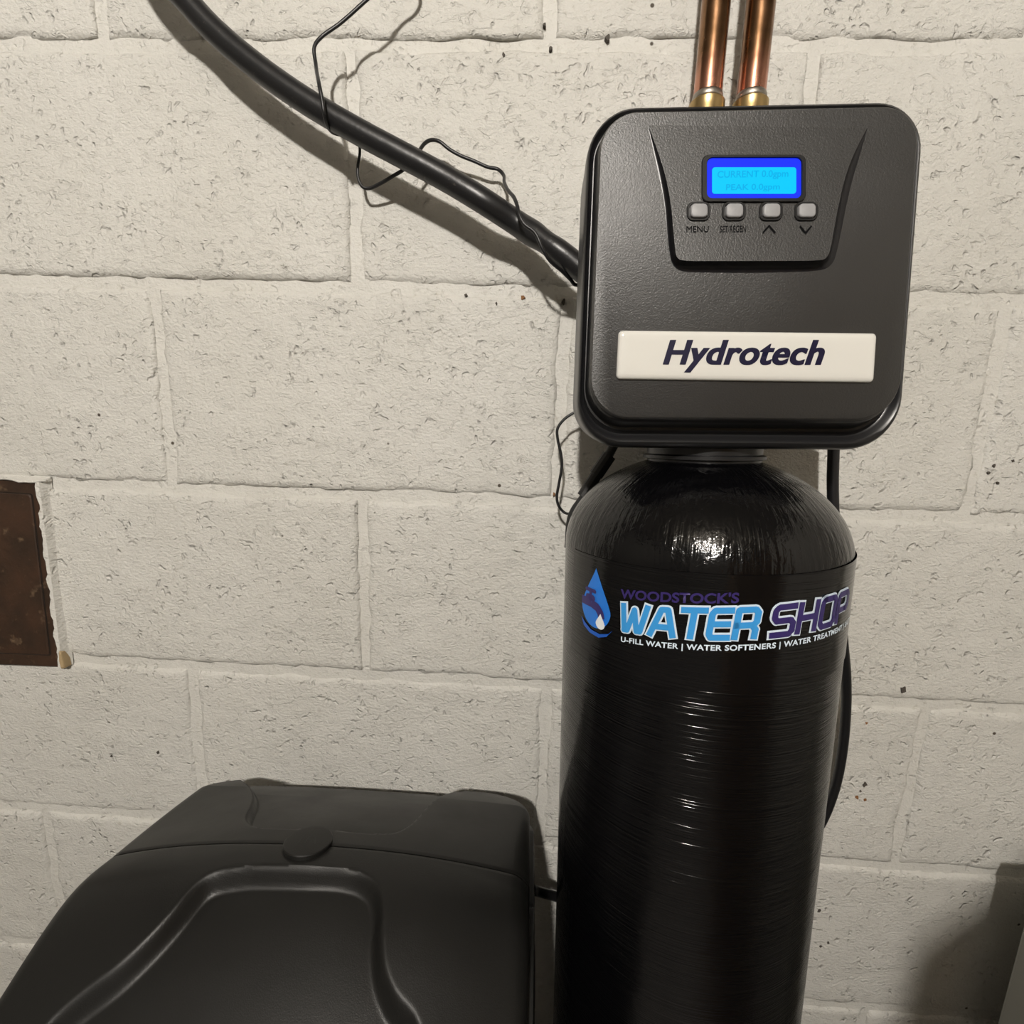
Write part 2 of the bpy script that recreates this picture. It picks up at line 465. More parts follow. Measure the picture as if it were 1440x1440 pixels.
# chips and rust spots on the paint
M_CHIP = simple('bare_grey_chip', (.07, .06, .05), .8); M_RUST = simple('rust_stain', (.22, .10, .035), .8)
chips = [((1270, 970), 9, 0), ((1216, 1103), 7, 0), ((1152, 1280), 6, 0), ((1164, 1325), 4, 0), ((1154, 1330), 4, 0), ((1397, 655), 5, 0), ((1390, 665), 4, 0), ((1403, 679), 4, 0),
         ((1424, 648), 5, 0), ((222, 1058), 4, 0), ((22, 1165), 3, 0), ((1218, 1016), 5, 1), ((1241, 1019), 4, 1), ((1205, 1121), 6, 1), ((1216, 1124), 5, 1), ((779, 695), 4, 1),
         ((1210, 1112), 3, 0), ((157, 1063), 3, 0), ((1280, 768), 3, 0), ((766, 35), 6, 0), ((774, 68), 5, 0), ((708, 77), 6, 0), ((855, 53), 7, 0), ((1100, 93), 4, 0), ((655, 415), 4, 0), ((735, 418), 6, 1), ((793, 424), 6, 0), ((698, 427), 4, 0)]
for ci, ((u, v), s, kind) in enumerate(chips):
    p = at(u, v, 0); q = at(u+1, v, 0); px = abs(q[0]-p[0])
    rnd = random.Random(ci)
    pts = [(px*s*.62*rnd.uniform(.35, 1)*math.cos(a), px*s*.62*rnd.uniform(.4, 1.15)*math.sin(a)) for a in [2*math.pi*j/7+rnd.uniform(-.3, .3) for j in range(7)]]
    V = [(x, -.0003, z) for x, z in pts]+[(x*1.1, .004, z*1.1) for x, z in pts]; n = 7
    F = [tuple(range(n))]+[(j, (j+1) % n, n+(j+1) % n, n+j) for j in range(n)]
    o = link('paint_chip', fixn(mesh(V, F)), M_RUST if kind else M_CHIP, wall); o.location = (p[0], -.0006, p[2])

# ------------------------------------------------------------------ ceiling bulb behind and to the left of the camera
lampr = tag(empty('pendant_bulb', (BULB[0], BULB[1], CEIL)), 'bare warm bulb hanging from the ceiling on a cord, behind the photographer', 'lamp')
o = link('holder', lathe_me([(.006, BULB[2]-CEIL+.15), (.018, BULB[2]-CEIL+.14), (.022, BULB[2]-CEIL+.12), (.022, BULB[2]-CEIL+.07)], 24), simple('porcelain', (.7, .68, .62), .25), lampr, True)
zb = BULB[2]-CEIL
link('flex', tube_me([(0, 0, 0), (0, 0, zb/2), (0, 0, zb+.145)], .004, 8), M_CORD, lampr, True)
prof = [(.014, zb+.075), (.015, zb+.05)]+[(BULB_R*math.sin(a), zb+BULB_R*math.cos(a)) for a in [math.pi*(.18+.82*i/12) for i in range(12)]]+[(.0005, zb-BULB_R)]
link('bulb', lathe_me(prof, 24), emit('lit_bulb_glass', BULB_COL, BULB_POWER), lampr, True)

# ------------------------------------------------------------------ brass-brown clean-out plate on the left
def rust_plate():
    k = N('brown_painted_iron'); p = k.pos()
    c = k.mix(k.ramp(k.noise(p, 28, 5, .6), [(.35, (0, 0, 0)), (.72, (1, 1, 1))]), (.030, .016, .009), (.058, .027, .014))
    c = k.mix(k.ramp(k.noise(p, 90, 4), [(.62, (0, 0, 0)), (.75, (1, 1, 1))]), c, (.13, .085, .05))
    k.l(c, k.b.inputs['Base Color']); k.val(Roughness=.45); k.l(k.bump(k.noise(p, 120, 4), .25, .003), k.b.inputs['Normal']); return k.m
M_PLATE = rust_plate()
pl = tag(empty('cleanout_door', (-.28, 0, .949)), 'brown iron clean-out door set in the block wall with torn white paint round its edge', 'access door')
def P2(x, z): return (x+.28, z-.949)
TL, TR, BR, BL = P2(-.42, 1.060), P2(-.149, 1.0555), P2(-.1535, .8425), P2(-.42, .838)
def plate_rings(cs, y0, y1, r=.002, inset=.0012):
    a = round_poly(cs, r, 4); c0 = np.mean(cs, 0)
    ins = [c0+(p-c0)*(1-inset/.1) for p in a]
    return [[(p[0], y1, p[1]) for p in a], [(p[0], y0+.001, p[1]) for p in a], [(p[0], y0, p[1]) for p in ins]]
def ccw(*c): return [np.array(p) for p in c]
link('frame', loft_me(plate_rings(ccw(BL, BR, TR, TL), -.0055, .004)), M_PLATE, pl)
iTL, iTR, iBR, iBL = P2(-.41, 1.046), P2(-.160, 1.0415), P2(-.1665, .8575), P2(-.41, .854)
# incised line round the raised inner panel
g = round_poly(ccw(iBL, iBR, iTR, iTL), .003, 4); gc = np.mean(g, 0)
link('panel', loft_me([[(p[0], -.004, p[1]) for p in g], [(p[0], -.0062, p[1]) for p in g], [(*(gc+(p-gc)*.99),)[:1]+(-.0068,)+(*(gc+(p-gc)*.99),)[1:] for p in g]]), M_PLATE, pl)
gl = [[(*(gc+(p-gc)*s),)[:1]+(y,)+(*(gc+(p-gc)*s),)[1:] for p in g] for s, y in ((1.0, -.0057), (1.012, -.0058))]
link('panel_seam', loft_me(gl, False, False), simple('dark_seam', (.012, .007, .004), .8), pl)
# torn paint edge on top and right
M_TORN = wall_paint('torn_paint_edge', 1.05, .8)
def torn(a, b, nrm, w0, w1, n, seed, name, m):
    rnd = random.Random(seed); V = []; F = []
    a, b, nrm = np.array(a), np.array(b), np.array(nrm)
    for i in range(n+1):
        p = a+(b-a)*i/n; j = rnd.uniform(-.0011, .0011)+.001*math.sin(i*.9)
        for q, y in ((p-nrm*(w0+j), -.0070), (p-nrm*(w0+j-.0008), -.0079), (p+nrm*w1*.3, -.0072), (p+nrm*w1, -.0012), (p+nrm*(w1+.002), .002), (p-nrm*w0*.5, .002)):
            V.append((q[0], y, q[1]))
    for i in range(n):
        for k in range(6): F.append((i*6+k, i*6+(k+1) % 6, (i+1)*6+(k+1) % 6, (i+1)*6+k))
    F += [tuple(range(6)), tuple(n*6+k for k in range(6))]
    return link(name, fixn(mesh(V, F)), m, pl)
torn(TR, (BR[0], BR[1]), (1, .0), .0035, .0035, 44, 3, 'paint_edge', M_TORN)
torn(TL, (TR[0]+.006, TR[1]), (0, 1), .0005, .003, 40, 4, 'paint_edge', M_TORN)
M_TAN = simple('bared_tan_putty', (.42, .31, .17), .7, bump=(300, .4, .001))
def tanbit(pts, y):
    g_ = [np.array(p) for p in pts]; c0 = np.mean(g_, 0)
    return loft_me([[(p[0], .0, p[1]) for p in g_], [(p[0], y+.001, p[1]) for p in g_], [(*(c0+(p-c0)*.8),)[:1]+(y,)+(*(c0+(p-c0)*.8),)[1:] for p in g_]])
link('bare_putty', tanbit([P2(-.1530, .842), P2(-.1485, .8435), P2(-.1490, .852), P2(-.1505, .862), P2(-.1525, .864), P2(-.1540, .852)], -.0088), M_TAN, pl)['label'] = 'tan bare putty where the paint is gone'

# ------------------------------------------------------------------ water softener
BASE = to_world((0, 0, -1.1 / 1.0))
soft = empty('water_softener', tuple(to_world((0, 0, -1.098))))
R4 = Matrix([list(r) for r in MF]).to_4x4()
soft.rotation_euler = R4.to_euler()
tag(soft, 'tall black water softener tank with a square digital control head, beside the black brine tank', 'water softener')
ZS = 1.098                          # unit-frame z = 0 sits this far above the foot
RTK = 0.1016
def up(me):
    for v in me.vertices: v.co.z += ZS
    return me
def part(name, me, mat, parent=soft, smooth=False):
    return link(name, up(me), mat, parent, smooth)
# tank
part('tank', lathe_me([(.1016, -1.06), (.1016, -.9), (.1016, -.5), (.1016, -.2), (.1016, -.056)], 128, uv=True), M_TANK, smooth=True)
dome = [(.1016, -.056)]+[(.1016*math.cos(a), -.056+.071*math.sin(a)) for a in [math.pi/2*.74*i/26 for i in range(1, 27)]]
part('dome', lathe_me(dome, 128, uv=True), M_DOME, smooth=True)
part('foot', lathe_me([(.09, -ZS), (.106, -ZS), (.108, -1.08), (.108, -.93), (.104, -.915), (.1017, -.915)], 64), M_BODY, smooth=False)
part('neck', lathe_me([(.041, -.01), (.0415, .0035), (.0445, .0045), (.0445, .0075), (.0405, .0085), (.0405, .0105), (.0435, .0112), (.0435, .0135), (.041, .0145), (.041, .03)], 64), M_SATIN)
sharp(bpy.data.objects['neck'].data)

# ---- control head cover: face outline, stepped rim, outer flange
FY = -.062
face_c = [(-.0927, .0395), (.0952, .0395), (.0852, .2110), (-.0911, .2110)]
outer_c = [(-.1002, .0192), (.1095, .0192), (.0998, .2237), (-.0978, .2237)]
fr = round_poly(face_c, [.024, .024, .020, .020], 10); orr = round_poly(outer_c, [.031, .031, .029, .029], 10)
def cov_ring(s, y):
    return [(f[0]+(o_[0]-f[0])*s, y, f[1]+(o_[1]-f[1])*s) for f, o_ in zip(fr, orr)]
steps = [(0, FY), (.05, FY+.0003), (.13, FY+.0016), (.20, FY+.006), (.26, FY+.0125), (.34, FY+.0142), (.42, FY+.0143), (.47, FY+.0160), (.55, FY+.0172), (.62, FY+.0165), (.70, FY+.0140),
         (.80, FY+.0132), (.90, FY+.0140), (.97, FY+.0162), (1.0, FY+.0195), (1.0, FY+.026), (.96, FY+.030), (.93, FY+.045), (.90, FY+.062)]
me = loft_me([cov_ring(s, y) for s, y in steps]); sharp(me, 40)
cover = part('control_head_cover', me, M_SATIN)
cover['label'] = 'square black control head cover with rounded corners and a stepped rim'
# textured face plate
me = loft_me([cov_ring(.10, FY+.0010), cov_ring(.06, FY-.0002), cov_ring(.02, FY-.0006)], False, True); sharp(me, 30)
face = part('face_plate', me, M_FACE, cover)

# ---- raised control panel: tilted plane growing out of the face towards its lower edge
ZT, SL = .206, .0062/.075
def yp(z): return FY-.00063-SL*max(0.0, ZT-z)
PA, PB = FY-.00063-SL*ZT, SL         # y = PA + PB z
outL = [(911, 176), (918, 210), (926, 245), (934, 285), (938, 325), (941, 352), (945, 370), (953, 379), (966, 382.5), (1000, 383.5), (1050, 384)]
inL = [(911.5, 176), (924, 210), (935, 245), (943, 285), (947, 325), (949.5, 350), (951, 359), (955, 364.5), (965, 366.5), (1000, 367), (1050, 367)]
outR = [(1220, 180), (1211, 212), (1201, 245), (1191, 285), (1183, 325), (1177, 352), (1172, 368), (1163, 377), (1150, 380.5), (1100, 383), (1050, 384)]
inR = [(1219.5, 180), (1203, 212), (1190, 245), (1180, 285), (1172.5, 325), (1167.5, 350), (1165, 358), (1160, 364), (1150, 366), (1100, 366.8), (1050, 367)]
oLp = catmull([lp(u, v, FY-.0006) for u, v in outL], 4); iLp = catmull([lp(u, v, PA, PB) for u, v in inL], 4)
oRp = catmull([lp(u, v, FY-.0006) for u, v in outR], 4); iRp = catmull([lp(u, v, PA, PB) for u, v in inR], 4)
for lst in (iLp, iRp):
    for p in lst: p[1] = yp(p[2])
V = []; F = []
n = len(iLp)
for a, b in zip(iLp, iRp):
    for t in (0, .33, .67, 1): V.append(a+(b-a)*t)
for i in range(n-1):
    for j in range(3): F.append((i*4+j, i*4+j+1, (i+1)*4+j+1, (i+1)*4+j))
panel = part('control_panel', fixn(mesh(V, F)), M_FACE, soft)
V = []; F = []; prof = [(0, 0), (.18, .02), (.40, .10), (.60, .27), (.78, .55), (.92, .84), (1.0, 1.0)]
for o_l, i_l in ((oLp, iLp), (oRp, iRp)):
    b0 = len(V); mlen = len(prof)
    for a, b in zip(o_l, i_l):
        for t, hh in prof:
            q = a+(b-a)*t; q = q.copy(); q[1] = a[1]+(b[1]-a[1])*hh; V.append(q)
    for i in range(n-1):
        for j in range(mlen-1): F.append((b0+i*mlen+j, b0+i*mlen+j+1, b0+(i+1)*mlen+j+1, b0+(i+1)*mlen+j))
part('panel_cove', fixn(mesh(V, F)), M_GLOSS, panel, True)

def pl_pt(u, v, lift=0.0):
    p = lp(u, v, PA, PB); return np.array([p[0], p[1]-lift, p[2]])
def on_panel(x, z, lift): return (x, yp(z)-lift, z)
def rr_px(u0, v0, u1, v1, r_px, n=6):
    c = [pl_pt(u0, v1), pl_pt(u1, v1), pl_pt(u1, v0), pl_pt(u0, v0)]
    px = abs(c[1][0]-c[0][0])/(u1-u0)
    return round_poly([(p[0], p[2]) for p in c], r_px*px, n)
def pring(pts, lift, s=1.0):
    c = np.mean(pts, 0); return [on_panel(*(c+(p-c)*s), lift) for p in pts]
# display: bezel, blue edge-lit border, cyan window with two lines of characters
a = rr_px(986, 219, 1132, 285, 10); b = rr_px(993.5, 223, 1126, 280, 8)
disp = part('display', loft_me([pring(a, -.0005), pring(a, .0010), pring(a, .0014, .985), pring(b, .0014, 1.01), pring(b, .0009), pring(b, -.0003)], False, False), M_SATIN, soft)
part('backlit_border', loft_me([pring(b, .0001), pring(b, .0004)], False, True), emit('deep_blue_backlight', (.012, .035, 1.0), 1.0), disp)
c_ = rr_px(1001, 236, 1119, 273, 4)
part('screen', loft_me([pring(c_, .0004), pring(c_, .0006)], False, True), emit('cyan_backlight', (0.0, .62, 1.0), 1.0), disp)
M_LCD = emit('lcd_characters', (0.0, .44, .86), 1.0)
for s_, (u0, v0), (u1, v1) in (('CURRENT 0.0gpm', (1008, 254), (1108, 240)), ('PEAK 0.0gpm', (1020, 271), (1096, 259))):
    p0, p1 = pl_pt(u0, v0), pl_pt(u1, v1); me, _ = text_me(s_, p1[0]-p0[0], p1[2]-p0[2], .012)
    part('screen_lettering', mapped(me, lambda x, y: on_panel(p0[0]+x, p0[2]+y, .0008)), M_LCD, disp)
# push buttons
for u in (982, 1031.5, 1083.5, 1133):
    o_r = rr_px(u-16.5, 284.5, u+16.5, 311, 9); i_r = rr_px(u-13.2, 287, u+13.2, 308.5, 7); bt = rr_px(u-12, 288, u+12, 307.5, 6)
    ring = part('button', loft_me([pring(bt, -.0004), pring(bt, .0016), pring(bt, .0022, .93), pring(bt, .0024, .8)], False, True), M_BTN, soft)
    sharp(ring.data, 50)
    part('button_surround', loft_me([pring(o_r, -.0004), pring(o_r, .0007), pring(o_r, .0010, .96), pring(i_r, .0010, 1.02), pring(i_r, .0003), pring(i_r, -.0002)], False, False), M_SATIN, ring)
# printed captions
for s_, u0, u1, v0, v1 in (('MENU', 965, 996.5, 327, 318), ('SET/REGEN', 1012, 1049, 327, 317.5)):
    p0, p1 = pl_pt(u0, v0), pl_pt(u1, v1); me, _ = text_me(s_, p1[0]-p0[0], p1[2]-p0[2], .0)
    part('caption', mapped(me, lambda x, y: on_panel(p0[0]+x, p0[2]+y, .0004)), M_PRINT, panel)
for pts in ([(1073, 327), (1081, 318), (1089, 327)], [(1125, 319), (1132.5, 328), (1140, 319)]):
    P_ = [pl_pt(*p) for p in pts]; me = strokes_me([[(p[0], p[2]) for p in P_]], .00095)
    part('arrow_mark', mapped(me, lambda x, y: on_panel(x, y, .0004)), M_PRINT, panel)

# ---- white domed badge
bc = [lp(u, v, FY-.00063) for u, v in ((866, 533.5), (1226, 538.5), (1230.5, 469.5), (869.5, 465.5))]
bq = round_poly([(p[0], p[2]) for p in bc], .0026, 6)
def bring(s, y):
    out = []
    c = np.mean(bq, 0)
    for p in bq:
        d = p-c; ln = np.linalg.norm(d)
        # inset by a constant width
        out.append(p)
    if s == 0: return [(p[0], y, p[1]) for p in bq]
    ins = round_poly([(a_[0]*(1-s/abs(a_[0]-0.0001)) if False else a_[0], a_[1]) for a_ in _inset([(p[0], p[2]) for p in bc], s)], max(.0006, .0026-s*.5), 6)
    return [(p[0], y, p[1]) for p in ins]
def _inset(c, d):
    c = [np.array(p, float) for p in c]; m = len(c); out = []
    for i in range(m):
        p = c[i]; a = c[i-1]-p; b = c[(i+1) % m]-p; a /= np.linalg.norm(a); b /= np.linalg.norm(b)
        half = math.acos(a@b)/2; bis = (a+b)/np.linalg.norm(a+b); out.append(p+bis*d/math.sin(half))
    return out
B0 = FY-.0006
me = loft_me([bring(0, B0), bring(0, B0-.0012), bring(.0005, B0-.0020), bring(.0014, B0-.0026), bring(.003, B0-.0029), bring(.006, B0-.0030)], False, True); sharp(me, 60)
badge = part('badge', me, M_WHITE, soft); badge['label'] = 'glossy white oblong badge with navy italic lettering'
p0 = lp(932, 523.5, B0-.0032); p1 = lp(1161, 478, B0-.0032)
p0b = lp(1158, 518.5, B0-.0032)
me, _ = text_me('Hydrotech', p1[0]-p0[0], p1[2]-p0[2], .022, .24, 1.03)
bm = bmesh.new()
for sh in (-.00032, 0, .00032):
    m2 = me.copy()
    for v in m2.vertices: v.co.x += sh; v.co.z = (sh+.00032)*.2
    bm.from_mesh(m2)
me = bpy.data.meshes.new('m'); bm.to_mesh(me); bm.free()
sl = 0.006
part('badge_lettering', mapped(me, lambda x, y: (p0[0]+x, B0-.0032, p0[2]+y+sl*0)), M_NAVY, badge)

# ---- valve body behind the cover
vb = part('valve_body', lathe_me([(.036, .019), (.036, .12), (.03, .135), (.03, .17)], 32), M_BODY, soft); vb.location = (0, .028, 0)
part('bypass_block', box_me(-.035, .06, .018, .062, .10, .165, .006), M_BODY, soft)

# ---- wrapped label with the shop's printed lettering
def wrap(off):
    def f(s, t):
        a = s/RTK; r = RTK+off
        return (r*math.sin(a), -r*math.cos(a), t)
    return f
D2 = math.pi/180*RTK                # metres of arc per degree
ang = [-73+i*2 for i in range(83)]
V = []; F = []
zt = lambda s: -.0515+.02*(s)       # upper and lower edges of the film
zbm = lambda s: -.1235+.06*(s)
for i, d in enumerate(ang):
    s = d*D2
    for zf in (zt, zbm): V.append(wrap(.0005)(s, zf(s)))
for i in range(len(ang)-1): F.append((2*i, 2*i+1, 2*i+3, 2*i+2))
me = fixn(mesh(V, F)); lay = me.uv_layers.new(name='UVMap')
for p in me.polygons:
    for li in p.loop_indices:
        vi = me.loops[li].vertex_index; lay.data[li].uv = (ang[vi//2]*D2, V[vi][2])
label = part('label', me, M_FILM, soft, True); label['label'] = 'black wrapped label with blue and purple lettering and a water drop emblem'
def base(s): return -.0893+.085*s-.38*s*s    # the print runs slightly uphill round the tank
# WATER SHOP: rounded block letters, stroke built
LET = {
 'W': ([[(0, 1), (.17, .03), (.30, .03), (.50, .86), (.70, .03), (.83, .03), (1, 1)]], 1.25),
 'A': ([[(0, 0), (.36, .97), (.64, .97), (1, 0)], [(.17, .30), (.83, .30)]], 1.05),
 'T': ([[(0, 1), (1, 1)], [(.5, 1), (.5, 0)]], .95),
 'E': ([[(1, 1), (.12, 1), (0, .88), (0, .12), (.12, 0), (1, 0)], [(0, .5), (.92, .5)]], .80),
 'R': ([[(0, 0), (0, 1), (.85, 1), (1, .88), (1, .56), (.85, .44), (0, .44)], [(.80, .44), (1, .26), (1, 0)]], .85),
 'S': ([[(1, 1), (.14, 1), (0, .88), (0, .62), (.14, .5), (.86, .5), (1, .38), (1, .12), (.86, 0), (0, 0)]], .85),
 'H': ([[(0, 1), (0, 0)], [(1, 1), (1, 0)], [(0, .5), (1, .5)]], .85),
 'O': ([[(.16, 1), (.84, 1), (1, .86), (1, .14), (.84, 0), (.16, 0), (0, .14), (0, .86), (.16, 1)]], .9),
 'P': ([[(0, 0), (0, 1), (.85, 1), (1, .88), (1, .52), (.85, .40), (0, .40)]], .85)}
HW = .0166; STK = .0037
def word(word_, d0, d1, mat_fill, mat_line):
    tot = sum(LET[c][1] for c in word_)+.30*(len(word_)-1); s0, s1 = d0*D2+STK/2, d1*D2-STK/2
    u = (s1-s0)/tot; x = s0; polys = []
    for c in word_:
        st, w = LET[c]
        for pl_ in st: polys.append([(x+px*w*u+.10*(py-.5)*HW, py*HW) for px, py in pl_])
        x += (w+.30)*u
    for wd, off, m in ((STK+.0020, .0008, mat_line), (STK, .0014, mat_fill)):
        me = slice_x(strokes_me(polys, wd, False, 12, STK*.4 if wd == STK else STK*.4+.0010), .002)
        if wd == STK: pass
        part('lettering', mapped(me, lambda s, t: wrap(off)(s, base(s)+.0012+t), True), m, label)
word('WATER', -43.6, 2.4, M_BLUE, M_PALE)
word('SHOP', 6.0, 43.0, M_PURPLE, M_PALE)
def line(txt, d0, d1, h, zoff, mats, bolds, offs, space=1.0):
    keep = None
    for m, b_, o_ in zip(mats, bolds, offs):
        me, kp = text_me(txt, (d1-d0)*D2, h, b_, 0, space, keep); keep = keep or kp
        me = slice_x(me, .0025)
        part('lettering', mapped(me, lambda s, t: wrap(o_)(s+d0*D2, base(s+d0*D2)+zoff+t)), m, label)
line("WOODSTOCK'S", -43.8, -4.6, .0066, .0218, [M_PURPLE], [.03], [.0008])
line('U-FILL WATER | WATER SOFTENERS | WATER TREATMENT | SALT', -42.8, 51, .0047, -.0083, [M_PALE], [.03], [.0008], 1.06)
# drop emblem with tap
dc = -55.9*D2; dz = -.0965
def drop(scale=1.0, n=40):
    out = []
    for i in range(n):
        a = 2*math.pi*i/n; r = 1.0
        x = math.sin(a)*(.5-.5*math.cos(a))**.0 ; z = -math.cos(a)
        if z > -.05: x *= (1-((z+.05)/1.05))**.75 if z < 1 else 0
        out.append((x, z))
    return [(dc+.0146*scale*x, dz+.0085+(.0150*z if z < 0 else .0270*z)*scale) for x, z in out]
slant = lambda s, t: (s, t)
def emb(me, off, m, nm='drop_emblem'):
    me = slice_x(me, .003)
    return part(nm, mapped(me, lambda s, t: wrap(off)(s, t), True), m, label)
emb(poly_me(drop(1.0)), .0008, simple('mid_blue_print', (.02, .19, .70), .3))
sw = [(dc-.0145, dz-.0030), (dc-.0110, dz-.0085), (dc-.0040, dz-.0115), (dc+.0050, dz-.0120), (dc+.0120, dz-.0090), (dc+.0168, dz-.0030), (dc+.0135, dz-.0065), (dc+.0060, dz-.0092), (dc-.0030, dz-.0088), (dc-.0095, dz-.0060)]
emb(poly_me(sw), .0011, M_DEEP)
T = lambda pts: [(dc+x*.001, dz+.0085+y*.001) for x, y in pts]
emb(strokes_me([T([(-14, 1.6), (-3, 1.6)]), T([(-3, 1.6), (3.2, .2), (6.4, -3.2), (7.2, -6.5)])], .0058, False, 12), .0012, M_PURPLE, 'tap_emblem')
emb(strokes_me([T([(-4.2, 3), (-4.2, 10)]), T([(-8.6, 10.6), (.4, 10.6)])], .0026, True, 10), .0012, M_PURPLE, 'tap_emblem')
emb(strokes_me([T([(-7, 5.4), (-1.2, 5.4)])], .0042, True, 10), .0012, M_PURPLE, 'tap_emblem')
sd = [(dc+.0066+.0042*x, dz-.0012+(.0042*z if z < 0 else .0068*z)) for x, z in [((p[0]-dc)/.0146, ((p[1]-dz-.0085)/.0150 if p[1] < dz+.0085 else (p[1]-dz-.0085)/.0270)) for p in drop(1.0)]]
emb(poly_me(sd), .0018, simple('white_print', (.8, .83, .86), .3), 'small_drop_emblem')

# ------------------------------------------------------------------ copper pipes
for i, (u, lab) in enumerate(((994.5, 'copper pipe rising behind the control head, left one of the pair'), (1055.5, 'copper pipe rising behind the control head, right one of the pair'))):
    b_ = at(u, 140, -.046); r = .0108; k_ = r/.0092
    z0 = b_[2]
    pr = tag(empty('copper_pipe', (b_[0], -.046, z0-.10)), lab, 'pipe', 'copper pipes above the control head')
    pt = link('tube', lathe_me([(r, .085), (r, .4), (r, CEIL-z0+.10)], 40), M_COPPER, pr, True); sharp(pt.data, 50)
    ft = link('fitting', lathe_me([(k_*x, y) for x, y in [(.0112, .0), (.0112, .0895), (.0116, .0905), (.0116, .0965), (.0108, .0975), (.0098, .0985)]], 40), M_BRASS, pr, True); sharp(ft.data, 30)
    link('solder_joint', lathe_me([(k_*x, y) for x, y in [(.0097, .0980), (.0101, .0990), (.0099, .1015), (.0093, .1030)]], 40), M_SOLDER, pr, True)

# ------------------------------------------------------------------ hose, cord, brine tube
HR = .0100
hp = [(150, -130, -.05), (205, -55, -.046), (252, -10, -.043), (300, 42, -.041), (360, 93, -.040), (430, 142, -.040), (500, 183, -.040), (560, 215, -.040), (620, 247, -.040), (680, 283, -.041), (730, 316, -.034), (775, 346, -.043), (815, 377, -.044), (850, 405, -.044), (880, 430, -.044)]
hq = [at(u, v, y*1.1) for u, v, y in hp]
path = catmull([(hq[0][0]-.10, -.07, CEIL), (hq[0][0]-.09, -.07, 2.1), (hq[0][0]-.06, -.065, 1.75)]+hq, 12)
hose = link('drain_hose', tube_me(path, lambda t: HR*(1+.05*math.exp(-((t-.925)/.007)**2)-.10*math.exp(-((t-.937)/.007)**2)), 22), M_HOSE, None, True)
tag(hose, 'thick black drain hose sagging across the block wall to the control head', 'hose')
cp_ = [(575, -60, -.030), (548, -30, -.030), (513, 2, -.030), (478, 33, -.030), (452, 52, -.031), (442, 66, -.033), (444, 90, -.034), (449, 120, -.0525), (453, 140, -.0535), (456, 160, -.0525), (460, 176, -.046), (466, 185, -.036), (474, 189, -.028), (484, 190, -.025), (493, 189, -.025),
       (500, 193, -.022), (505, 203, -.020), (506, 215, -.018), (503, 235, -.016), (504, 252, -.016), (510, 263, -.016), (519, 265, -.016), (535, 258, -.018), (552, 248, -.021), (568, 238, -.024), (579, 226, -.026), (589, 213, -.026), (597, 202, -.023), (606, 197, -.020), (617, 198.5, -.018), (632, 210, -.017), (648, 219, -.016),
       (668, 227, -.015), (686, 235, -.014), (700, 238, -.013), (708, 246, -.016), (709, 256, -.024), (714, 267, -.036), (723, 278, -.047), (728, 292, -.054), (730, 302, -.0565), (737, 315, -.0575), (752, 327, -.0575), (763, 350, -.057), (773, 366, -.054), (790, 381, -.047), (803, 394, -.040), (808, 400, -.038), (815, 401, -.036), (840, 404, -.034)]
cord = link('power_cord', tube_me(catmull([(.24, -.04, CEIL), (.23, -.04, 2.0), (.22, -.036, 1.65)]+[at(u, v, y*1.1) for u, v, y in cp_], 6), .00155, 8, .8), M_CORD, None, True)
tag(cord, 'thin black power cord looped and twisted round the drain hose', 'cord')
lp_ = [(850, 572, -.034), (828, 573, -.034), (808, 580, -.034), (793, 590, -.034), (784, 603, -.034), (784, 616, -.034), (789, 640, -.034), (790, 655, -.034), (786, 680, -.034), (783, 700, -.034), (786, 712, -.034), (795, 721.5, -.034), (804, 721, -.040), (820, 708, -.038), (850, 690, -.036)]
c2 = link('sensor_wire', tube_me(catmull([at(u, v, y) for u, v, y in lp_], 8), .0013, 8), M_CORD, None, True)
tag(c2, 'thin black wire loop hanging under the left corner of the control head', 'wire')
# brine tube with fitting: leaves the head at the left, passes behind the tank
pts = [at(u, v, -.055) for u, v in ((880, 590), (862, 628), (845, 660), (823, 697), (805, 725), (800, 770))]
pathb = catmull(pts, 8)
bt_ = empty('drain_elbow', tuple(at(862, 628, -.055))); tag(bt_, 'black tube connector slanting from the head down behind the tank dome', 'connector')
off = np.array(bt_.location)
link('tube', tube_me([p-off for p in pathb], .0042, 14), M_BODY, bt_, True)
link('nut', tube_me([p-off for p in catmull([at(857, 640, -.055), at(838, 668, -.055)], 4)], .0064, 12), M_BODY, bt_)
link('sleeve', tube_me([p-off for p in catmull([at(838, 668, -.055), at(819, 698, -.055)], 4)], .0052, 12), M_BODY, bt_)
br = [(1173, 600, -.05), (1172, 640, -.05), (1171, 680, -.05), (1173, 740, -.05), (1178, 820, -.045), (1185, 900, -.036), (1189.5, 950, -.028), (1189.5, 1000, -.02), (1184, 1060, -.015), (1172, 1115, -.012), (1150, 1165, -.010), (1110, 1210, -.009), (1000, 1245, -.009), (880, 1262, -.012), (800, 1264, -.03), (772, 1258, -.05), (752, 1252, -.065)]
btb = link('brine_tube', tube_me(catmull([at(u, v, y) for u, v, y in br], 8), .0047, 14), M_CORD, None, True)
tag(btb, 'black brine tube bowing out right of the softener and running to the brine tank', 'tube')

